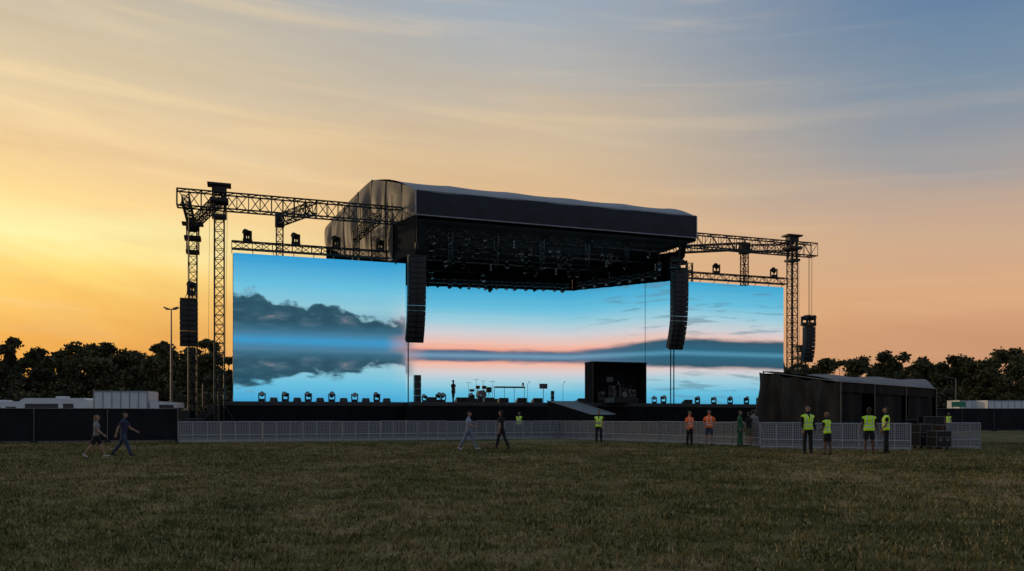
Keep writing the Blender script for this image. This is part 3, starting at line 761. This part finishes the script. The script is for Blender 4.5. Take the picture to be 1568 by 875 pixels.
def case(P,w,dp,h,ang=0,name='flight_case'):
    b=MB(); c,s=math.cos(ang),math.sin(ang); ux=V3(c,s,0); uy=V3(-s,c,0); P=np.array(P,float); z0=.14
    b.box(P+ZZ*(z0+h/2),ux*w/2,uy*dp/2,ZZ*h/2,0)
    for sx in(-1,1):
        for sy in(-1,1):
            q=P+ux*sx*w/2+uy*sy*dp/2; b.tube(q+ZZ*z0,q+ZZ*(z0+h),.018,5,1); b.tube(q-ux*sx*.12-uy*sy*.1+ZZ*.0,q-ux*sx*.12-uy*sy*.1+ZZ*z0,.05,8,2)
            b.ball(q+ZZ*(z0+h),.035,.035,.035,1,6,4); b.ball(q+ZZ*z0,.035,.035,.035,1,6,4)
    for zz in(z0,z0+h*.62,z0+h):
        for sy in(-1,1): b.tube(P+uy*sy*dp/2-ux*w/2+ZZ*zz,P+uy*sy*dp/2+ux*w/2+ZZ*zz,.015,5,1)
        for sx in(-1,1): b.tube(P+ux*sx*w/2-uy*dp/2+ZZ*zz,P+ux*sx*w/2+uy*dp/2+ZZ*zz,.015,5,1)
    for sx in(-.5,.5): b.box(P+ux*sx*w*.5-uy*(dp/2+.01)+ZZ*(z0+h*.45),ux*.08,uy*.01,ZZ*.06,1)
    return b.obj(name,[M_gear,M_case,M_rubber])
case(plan(1411,37),.6,.6,1.0,.2); case(plan(1438,36),.7,.7,.7,.1); case(plan(1426,40),1.0,.6,1.35,0); case(plan(1442,38),.5,.6,.95,.4)
case(plan(1393,41),.7,.6,1.2,.1)
def dark_case(px,D,w,h):
    o=case(plan(px,D),w,.8,h,random.uniform(-.2,.2)); o.data.materials[1]=M_dmetal
for px,D,w,h in((258,47.5,.9,.7),(282,58,1.3,1.8),(312,60,1.6,1.5),(330,60,1.0,2.2),(268,60,1.1,2.0),(300,56,1,1.2)): dark_case(px,D,w,h)
b=MB()
base=S(-2.2,1.5,0)
for i in range(3):
    for j in range(2):
        p=base+U*i*1.1+VV*j*2; b.tube(p,p+ZZ*(5.2-.6*(2-i)),.045,5)
for z in(1.2,2.8,4.4):
    for j in range(2): b.tube(base+VV*j*2+ZZ*z,base+VV*j*2+U*2.2+ZZ*z,.04,5)
    for i in range(3): b.tube(base+U*i*1.1+ZZ*z,base+U*i*1.1+VV*2+ZZ*z,.04,5)
b.tube(base+ZZ*.3,base+U*2.2+ZZ*4.4,.035,5); b.tube(base+U*2.2+ZZ*.3,base+ZZ*4,.035,5)
b.face([base+ZZ*3.6+U*.2,base+U*2.3+ZZ*4.9,base+U*2.3+VV*2+ZZ*4.9,base+VV*2+ZZ*3.6+U*.2],1)
b.box(base+U*1.1+VV*1+ZZ*1,U*.9,VV*.8,ZZ*.9,2)
b.obj('scaffold',[M_truss,M_tarp,M_gear])

# ---------------- vehicles ----------------
def van(P,ang,L=5.5,w=2.0,h=2.5,body=M_white,kind='van'):
    b=MB()
    def T(x,y,z): c,s=math.cos(ang),math.sin(ang); return (P[0]+x*c-y*s,P[1]+x*s+y*c,z)
    prof=[(-L/2,.45),(L/2,.45),(L/2,1.15),(L/2-.8,1.35),(L/2-1.4,h*.93),(L/2-1.7,h),(-L/2+.15,h),(-L/2,h*.9)]
    if kind=='truck': prof=[(-L/2,.9),(L/2-2.2,.9),(L/2-2.2,h),(-L/2,h)]
    if kind=='caravan': prof=[(-L/2,.45),(L/2,.45),(L/2+.1,1.2),(L/2-.3,h-.15),(L/2-.7,h),(-L/2+.6,h),(-L/2+.2,h-.15),(-L/2-.05,1.2)]
    A=[T(x,-w/2,z) for x,z in prof]; B2=[T(x,w/2,z) for x,z in prof]
    b.face(A,0); b.face(B2[::-1],0)
    for i in range(len(prof)): j=(i+1)%len(prof); b.face([A[j],A[i],B2[i],B2[j]],0)
    if kind=='truck':
        pr=[(L/2-2.1,.6),(L/2,.6),(L/2,1.5),(L/2-.25,2.6),(L/2-2.1,2.7)]
        A=[T(x,-w/2+.05,z) for x,z in pr]; B2=[T(x,w/2-.05,z) for x,z in pr]; b.face(A); b.face(B2[::-1])
        for i in range(5): j=(i+1)%5; b.face([A[j],A[i],B2[i],B2[j]],0)
        for sy in(-1,1): b.face([T(L/2-1.4,sy*(w/2-.04),1.6),T(L/2-.2,sy*(w/2-.04),1.6),T(L/2-.35,sy*(w/2-.04),2.4),T(L/2-1.4,sy*(w/2-.04),2.4)],1)
        for x in np.linspace(-L/2+.05,L/2-2.25,7): b.box(T(x,-w/2-.02,(h+.9)/2),(.03,0,0),(0,.02,0),(0,0,(h-.9)/2),3)
        b.box(T(-1.1,-w/2-.02,h-.05),((L-2.2)/2*math.cos(ang),(L-2.2)/2*math.sin(ang),0),(0,.02,0),(0,0,.05),3)
    else:
        for x0,x1 in((L/2-2.3,L/2-1.35),(-L/2+.6,L/2-2.6)):
            for sy in(-1,1): b.face([T(x0,sy*(w/2+.004),1.35),T(x1,sy*(w/2+.004),1.35),T(x1-.1,sy*(w/2+.004),h*.85),T(x0,sy*(w/2+.004),h*.85)],1)
        b.box(T(0,0,h+.08),(.4*math.cos(ang),.4*math.sin(ang),0),(-.3*math.sin(ang),.3*math.cos(ang),0),(0,0,.08),0)
    for x in(-L/2+1.0,L/2-1.0):
        for sy in(-1,1): b.tube(T(x,sy*(w/2-.25),.36),T(x,sy*(w/2+.01),.36),.36,14,2)
    return b.obj(kind if kind!='truck' else 'box_truck',[body,M_glass,M_rubber,M_trim])
van(plan(216,62),.1,6.2,2.3,3.45,M_white,'truck')
van(plan(160,68),0.05,5.6,2.1,2.9,M_white,'van'); van(plan(96,64),-.05,6,2.2,2.95,M_white,'caravan'); van(plan(50,70),0,5,2,2.8,M_white,'van'); van(plan(8,66),0,6,2.2,2.7,M_white,'caravan')
van(plan(1500,100),0.1,7,2.4,3.5,M_white,'truck'); van(plan(1546,98),.1,7.5,2.4,3.45,M_white,'truck'); van(plan(1590,105),.1,7.5,2.4,3.4,M_white,'truck'); 
b=MB(); p=plan(1468,92); b.box(p+ZZ*2.9,V3(.8,0,0),V3(0,.05,0),ZZ*.3); b.tube(p-V3(.7,0,0),p-V3(.7,0,-2.6),.05,6,1); b.tube(p+V3(.7,0,0),p+V3(.7,0,2.6),.05,6,1); b.obj('green_sign',[M_green,M_metal])
b=MB(); p=plan(262,74); zz=zat(474,74); b.tube(p,p+ZZ*zz,.12,8,0,.06)
b.box(p+ZZ*zz,V3(.5,0,0),V3(0,.06,0),ZZ*.04)
for k in(-1,1): b.box(p+ZZ*(zz+.1)+V3(k*.42,0,0),V3(.22,0,.07*k),V3(0,.2,0),ZZ*.07,0)
b.obj('floodlight_pole',[M_case])
b=MB(); p=plan(1464,105); zz=zat(580,105); b.tube(p,p+ZZ*zz,.09,6); b.tube(p+ZZ*zz,p+ZZ*(zz+.2)+V3(-1,0,0),.05,5); b.box(p+ZZ*(zz+.2)+V3(-1.1,0,0),V3(.3,0,0),V3(0,.12,0),ZZ*.05); b.obj('street_lamp',[M_dmetal])

# ---------------- people ----------------
def pm(name,col,rough=.85): return mat('p_'+name,col,rough,0,.18,9,.15,14)
PM={k:pm(k,v) for k,v in dict(skin=(.33,.19,.13),skin_dark=(.13,.07,.045),hair=(.030,.020,.013),hair_fair=(.20,.12,.06),eye=(.01,.01,.01),lip=(.25,.09,.07),
    yellow=(.52,.82,.03),orange=(.88,.14,.025),silver=(.55,.57,.57),black=(.010,.010,.013),navy=(.020,.030,.07),green=(.03,.11,.045),lightblue=(.22,.26,.33),
    jeans=(.15,.18,.24),grey=(.20,.19,.19),shoe=(.02,.02,.02),whiteshoe=(.45,.45,.45),khaki=(.13,.11,.07),denim=(.035,.05,.09)).items()}
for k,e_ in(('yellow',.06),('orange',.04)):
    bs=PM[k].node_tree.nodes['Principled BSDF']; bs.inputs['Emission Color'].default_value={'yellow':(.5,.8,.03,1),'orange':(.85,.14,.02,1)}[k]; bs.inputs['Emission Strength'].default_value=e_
def Rx(a): c,s=math.cos(a),math.sin(a); return np.array([[1,0,0],[0,c,-s],[0,s,c]])
def Rz(a): c,s=math.cos(a),math.sin(a); return np.array([[c,-s,0],[s,c,0],[0,0,1]])
def Ry(a): c,s=math.cos(a),math.sin(a); return np.array([[c,0,s],[0,1,0],[-s,0,c]])
def person(name,loc,yaw,H,shirt,trouser,hip=(0,0),knee=(0,0),sho=(0,0),elb=(.25,.25),abd=(.12,.12),lean=0,headyaw=0,hairc='hair',longhair=False,
           skin='skin',vest=None,shorts=False,sleeve=.55,female=False,shoes='shoe',spread=.03,elbin=(0,0),cap=None,width=1.0,bag=False):
    b=MB(); bones=[]
    T=Rx(-lean); hipc=V3(0,0,.93)
    def up_(p): return hipc+T@(np.array(p,float)-hipc)
    vx=.020 if vest else 0
    W=(.93 if female else 1.0)*width
    rings=[]
    prof=[(.80,.09,.07,0),(.86,.145,.10,0),(.93,.165+vx,.115+vx,-.005),(1.0,.155+vx,.11+vx,0),(1.10,.138+vx*1.3,.10+vx,.005),(1.20,.152+vx,.11+vx,.01),(1.31,.172+vx,.12+vx,.008),(1.38,.178,.11,0),(1.43,.145,.085,-.01),(1.465,.085,.065,-.01),(1.50,.056,.058,0),(1.57,.054,.056,.01)]
    for z,rx,ry,cy in prof:
        rings.append(np.array([up_((rx*W*math.cos(t),cy+ry*math.sin(t),z)) for t in np.linspace(0,2*math.pi,18)[:-1]]))
    b.loft(rings)
    bones.append((up_((0,0,.88)),up_((0,0,1.0)),.15,'hips',0)); bones.append((up_((0,0,1.0)),up_((0,0,1.40)),.165,'torso',0)); bones.append((up_((0,0,1.47)),up_((0,0,1.55)),.055,'neck',0))
    for sx in(-1,1): bones.append((up_((0,0,1.38)),up_((sx*.15,0,1.39)),.09,'torso',0))
    Hc=up_((0,.012,1.65)); RH=T@Rz(headyaw)
    b.ball(Hc+RH@V3(0,-.008,.012),.077,.098,.105,0,16,12,RH); b.ball(Hc+RH@V3(0,.02,-.045),.056,.068,.066,0,12,10,RH)
    b.tube(Hc+RH@V3(0,.085,.012),Hc+RH@V3(0,.112,-.025),.010,8,0,.019); b.ball(Hc+RH@V3(0,.102,-.028),.018,.016,.013,0,8,6,RH)
    for sx in(-1,1): b.ball(Hc+RH@V3(sx*.080,-.002,-.008),.012,.022,.034,0,8,6,RH)
    b.ball(Hc+RH@V3(0,.078,-.075),.028,.018,.014,0,8,6,RH)
    bones.append((Hc-RH@V3(0,0,.04),Hc+RH@V3(0,0,.03),.085,'head',0))
    if longhair:
        r=[np.array([Hc+RH@V3(w*math.cos(t),-.055+cy+d*math.sin(t),z) for t in np.linspace(0,2*math.pi,13)[:-1]]) for z,w,d,cy in((.09,.06,.05,0),(.03,.092,.07,0),(-.06,.095,.06,-.01),(-.16,.09,.05,-.02),(-.25,.07,.035,-.02),(-.30,.03,.02,-.02))]
        b.loft(r); bones.append((Hc+RH@V3(0,-.075,.0),Hc+RH@V3(0,-.08,-.28),.085,'hairlong',0))
    elif hairc: b.ball(Hc+RH@V3(0,-.02,.03),.083,.098,.098,0,14,10,RH)
    if cap: b.ball(Hc+RH@V3(0,-.01,.05),.088,.105,.075,0,14,10,RH); b.box(Hc+RH@V3(0,.12,.035),RH@V3(.065,0,0),RH@V3(0,.05,0),RH@V3(0,0,.008))
    ankles=[]
    for i,sx in enumerate((-1,1)):
        hj=V3(sx*.085*W,0,.90); a=hip[i]; RL=Ry(-sx*spread)@Rx(a)
        kj=hj+RL@V3(0,0,-.42); RK=Ry(-sx*spread*.6)@Rx(a-knee[i]); aj=kj+RK@V3(0,0,-.40)
        tk=.014 if not shorts else .008
        def ring(c,r,R,el=1.08): return np.array([c+R@V3(r*math.cos(t),r*el*math.sin(t),0) for t in np.linspace(0,2*math.pi,14)[:-1]])
        sh=.014 if shorts else 0
        rr=[ring(hj+RL@V3(0,0,.03),.085,RL),ring(hj+RL@V3(0,0,-.10),.090,RL),ring(hj+RL@V3(0,0,-.25),.076+sh,RL),ring(hj+RL@V3(0,0,-.335),.068+sh*1.4,RL),ring(hj+RL@V3(0,0,-.345),.068 if not shorts else .058,RL),ring(kj,.056+(tk if not shorts else 0),RK),
            ring(kj+RK@V3(0,-.012,-.12),.054+(tk if not shorts else 0),RK),ring(kj+RK@V3(0,-.006,-.25),.045+(tk*1.2 if not shorts else -.004),RK),ring(aj+RK@V3(0,0,.03),.036+(tk*1.4 if not shorts else 0),RK),ring(aj,.036,RK)]
        b.loft(rr)
        pitch=(a-knee[i])*.75 if (a-knee[i])<0 else (a-knee[i])*.5
        RF_=Rx(pitch)@Rz(-sx*.12)
        b.ball(aj+RF_@V3(0,-.02,-.035),.040,.055,.05,0,10,8,RF_); b.ball(aj+RF_@V3(0,.07,-.052),.044,.10,.034,0,12,8,RF_); b.ball(aj+RF_@V3(0,.14,-.058),.042,.05,.026,0,10,7,RF_)
        ankles.append(aj+RF_@V3(0,0,-.085)); ankles.append(aj+RF_@V3(0,.17,-.08)); ankles.append(aj+RF_@V3(0,-.06,-.08))
        bones.append((hj,kj,.075,'thigh',0)); bones.append((kj,aj+RK@V3(0,0,.03),.05,'calf',0)); bones.append((aj+RF_@V3(0,-.04,-.045),aj+RF_@V3(0,.17,-.055),.04,'foot',0))
        sj=up_((sx*.178*W,0,1.395)); RA=T@Ry(-sx*abd[i])@Rx(sho[i]); ej=sj+RA@V3(0,0,-.285); RE=RA@Rz(sx*elbin[i])@Rx(elb[i]); wj=ej+RE@V3(0,0,-.245)
        sl=.012
        b.loft([ring(sj+RA@V3(-sx*.03,0,.03),.045,RA),ring(sj+RA@V3(0,0,-.02),.060,RA),ring(sj+RA@V3(0,0,-.14),.048+sl,RA),ring(sj+RA@V3(0,0,-.175),.047+sl*1.3,RA),ring(sj+RA@V3(0,0,-.18),.044,RA),ring(ej,.040,RE),ring(ej+RE@V3(0,0,-.08),.042,RE),ring(ej+RE@V3(0,0,-.18),.032,RE),ring(wj,.026,RE,.8)])
        bones.append((sj,ej,.05,'uarm',0)); bones.append((ej,wj,.036,'farm',0))
        b.ball(wj+RE@V3(0,.0,-.05),.017,.042,.058,0,10,8,RE)
        for k,(yy,ln) in enumerate(((.030,.070),(.010,.080),(-.011,.074),(-.031,.058))):
            r0_=wj+RE@V3(0,yy*.9,-.085); r1_=r0_+RE@V3(-sx*.010,yy*.12,-ln*.5); r2_=r1_+RE@V3(-sx*.024,0,-ln*.42)
            b.tube(r0_,r1_,.0098,6,0,.0092); b.tube(r1_,r2_,.0095,6,0,.008); b.ball(r1_,.0098,.0098,.0098,0,6,5)
        t0=wj+RE@V3(-sx*.008,.032,-.035); t1=t0+RE@V3(-sx*.014,.026,-.030); t2=t1+RE@V3(-sx*.008,.006,-.030)
        b.tube(t0,t1,.013,6,0,.011); b.tube(t1,t2,.011,6,0,.009)
        bones.append((wj,wj+RE@V3(0,0,-.15),.03,'hand',0))
    me=bpy.data.meshes.new('tmp'); me.from_pydata(b.v,[],b.f); me.update(); to=bpy.data.objects.new('tmp',me); scene.collection.objects.link(to)
    md=to.modifiers.new('r','REMESH'); md.mode='VOXEL'; md.voxel_size=.0105; md.use_smooth_shade=True
    sm=to.modifiers.new('s','SMOOTH'); sm.factor=.5; sm.iterations=1
    dg=bpy.context.evaluated_depsgraph_get(); dg.update(); ev=to.evaluated_get(dg); nm=bpy.data.meshes.new_from_object(ev); bpy.data.objects.remove(to)
    names=[shirt,trouser,skin,hairc or 'hair','eye','lip',shoes,'silver',vest or shirt,cap or 'black','whiteshoe']
    nm.materials.clear()
    for k in names: nm.materials.append(PM[k])
    nf=len(nm.polygons); c=np.zeros(nf*3); nm.polygons.foreach_get('center',c); c=c.reshape(-1,3)
    best=np.full(nf,1e9); lab=np.zeros(nf,int); tt=np.zeros(nf)
    for i,(p,q,r,l,_) in enumerate(bones):
        d=q-p; t=np.clip(((c-p)@d)/(d@d),0,1); dist=np.linalg.norm(c-(p+t[:,None]*d),axis=1)-r
        k=dist<best; best[k]=dist[k]; lab[k]=i; tt[k]=t[k]
    mi=np.zeros(nf,int); labs=np.array([bb[3] for bb in bones])[lab]
    loc_=(c-hipc)@T+hipc
    mi[labs=='torso']=0; mi[labs=='hips']=np.where(loc_[labs=='hips'][:,2]>.97,0,1)
    mi[labs=='neck']=2; mi[(labs=='neck')&(loc_[:,2]<1.46)]=0
    mi[labs=='thigh']=1
    mi[labs=='calf']=2 if shorts else 1
    if shorts: mi[(labs=='thigh')&(tt>.80)]=2
    mi[labs=='foot']=6; mi[(labs=='uarm')]=0; mi[(labs=='uarm')&(tt>sleeve+.08)]=2
    mi[labs=='farm']=2 if sleeve<1 else 0; mi[labs=='hand']=2; mi[labs=='hairlong']=3
    if vest:
        tv=(loc_[:,2]>.89)&((labs=='torso')|(labs=='hips')|((labs=='thigh')&(tt<.1)))&(loc_[:,2]<1.455)
        tv|=(labs=='uarm')&(tt<.12)
        mi[tv]=8
        zz=loc_[:,2]; s_=tv&(((zz>1.0)&(zz<1.04))|((zz>1.12)&(zz<1.16))|((abs(loc_[:,0])>.08)&(abs(loc_[:,0])<.11)&(zz>1.16)))
        mi[s_]=7
        op=tv&(loc_[:,1]>0)&(abs(loc_[:,0])<.05*np.clip((zz-1.25)/.2,0,1)); mi[op]=0
    hd=labs=='head'; hl=(c-Hc)@RH
    mi[hd]=2
    hairm=hd&((hl[:,2]>.062)|((hl[:,1]<.005)&(hl[:,2]>-.055)&(abs(hl[:,0])<.088))|((hl[:,1]<-.03)&(hl[:,2]>-.09)))
    ear=(abs(hl[:,0])>.078)&(hl[:,2]<.03)&(hl[:,1]>-.03)
    mi[hairm&~ear]=3
    if cap: mi[hd&(hl[:,2]>.045)]=9
    for sx in(-1,1): mi[hd&(((hl-np.array([sx*.032,.082,.008]))**2).sum(1)<.014**2*1.2)]=4
    mi[hd&(abs(hl[:,0])<.026)&(hl[:,1]>.06)&(abs(hl[:,2]+.062)<.008)]=5
    nm.polygons.foreach_set('material_index',mi.astype(np.int32)); nm.polygons.foreach_set('use_smooth',[True]*nf)
    nm.name=name; o=bpy.data.objects.new(name,nm); scene.collection.objects.link(o)
    zmin=min(a[2] for a in ankles); sc=H/1.765
    o.scale=(sc,)*3; o.rotation_euler=(0,0,yaw); o.location=(loc[0],loc[1],loc[2]-zmin*sc-.002)
    return o
def at(px,feet): D=CH*F/(feet-638); return plan(px,D)
R_=-math.pi/2
person('walking_woman',at(147,701),R_+.25,1.60,'grey','black',hip=(.42,-.38),knee=(.08,.25),sho=(-.35,.4),elb=(.2,.5),hairc='hair_fair',longhair=True,female=True,shorts=True,skin='skin',lean=.04,shoes='whiteshoe')
person('walking_man',at(189,699),R_+.1,1.72,'navy','denim',hip=(-.40,.42),knee=(.3,.05),sho=(.55,-.5),elb=(.6,.3),hairc='hair',lean=.06)
person('walking_man',at(717,690),R_-.3,1.76,'lightblue','jeans',hip=(.48,-.38),knee=(.1,.2),sho=(-.25,.5),elb=(.3,.9),lean=.05,shoes='whiteshoe')
person('walking_man',at(768,689),R_+2.6,1.78,'black','black',hip=(.30,-.28),knee=(.05,.2),sho=(-.2,.3),elb=(.3,.5),lean=.03)
person('security_guard',plan(795,57),2.6,1.85,'black','black',vest='yellow',width=1.1)
person('security_guard',at(917,679),math.pi-.2,1.84,'black','black',vest='yellow',sho=(.1,.15),elb=(.5,1.5),elbin=(.5,1.0),spread=.06,width=1.08)
person('stage_worker',at(1056,684),math.pi+.5,1.78,'orange','black',vest='orange',sho=(0,.1),elb=(.2,.4),hip=(.05,-.05),width=1.06)
person('stage_worker',at(1086,683),math.pi-.3,1.84,'orange','denim',vest='orange',shorts=True,sho=(-.1,-.1),elb=(.9,1.3),abd=(.35,.3),elbin=(.8,.8),spread=.07,width=1.06)
person('stagehand',at(1133,684),-2.2,1.80,'green','green',sleeve=1.2,abd=(.15,.15),elb=(.5,.4),width=1.1,hip=(.06,-.04))
person('stagehand',at(1147,684),.4,1.74,'black','khaki',shorts=True,sho=(.1,.4),elb=(.4,1.2)); person('stagehand',at(1154,682.5),-.6,1.86,'grey','black',sleeve=1.2,skin='skin')
person('security_guard',at(1237,696),math.pi+.15,1.93,'black','black',vest='yellow',hairc='hair',sho=(.05,.1),elb=(.15,.3),spread=.05,sleeve=1.2,width=1.12)
person('security_guard',at(1267,697),.6,1.66,'black','black',vest='yellow',shorts=True,female=True,hairc='hair_fair',lean=.04,hip=(.08,-.1),sho=(.2,.1),elb=(1.1,.4),elbin=(.6,0),skin='skin_dark',width=1.1)
person('security_guard',at(1331,696),-.2,1.86,'black','black',vest='yellow',skin='skin_dark',shorts=True,spread=.07,abd=(.18,.18),elb=(.3,.3),width=1.12)
person('security_guard',at(1357,695),1.35,1.88,'black','black',vest='yellow',elb=(.5,.4),sho=(.15,-.1),hip=(.08,-.08),width=1.1)
person('security_guard',plan(1453,74),2.2,1.85,'black','black',vest='yellow',shorts=True)
person('stagehand',plan(694,62.5,DK),R_+1.0,1.75,'black','black',hip=(.2,-.2),sho=(.4,-.3),elb=(.6,.3))
print('done')
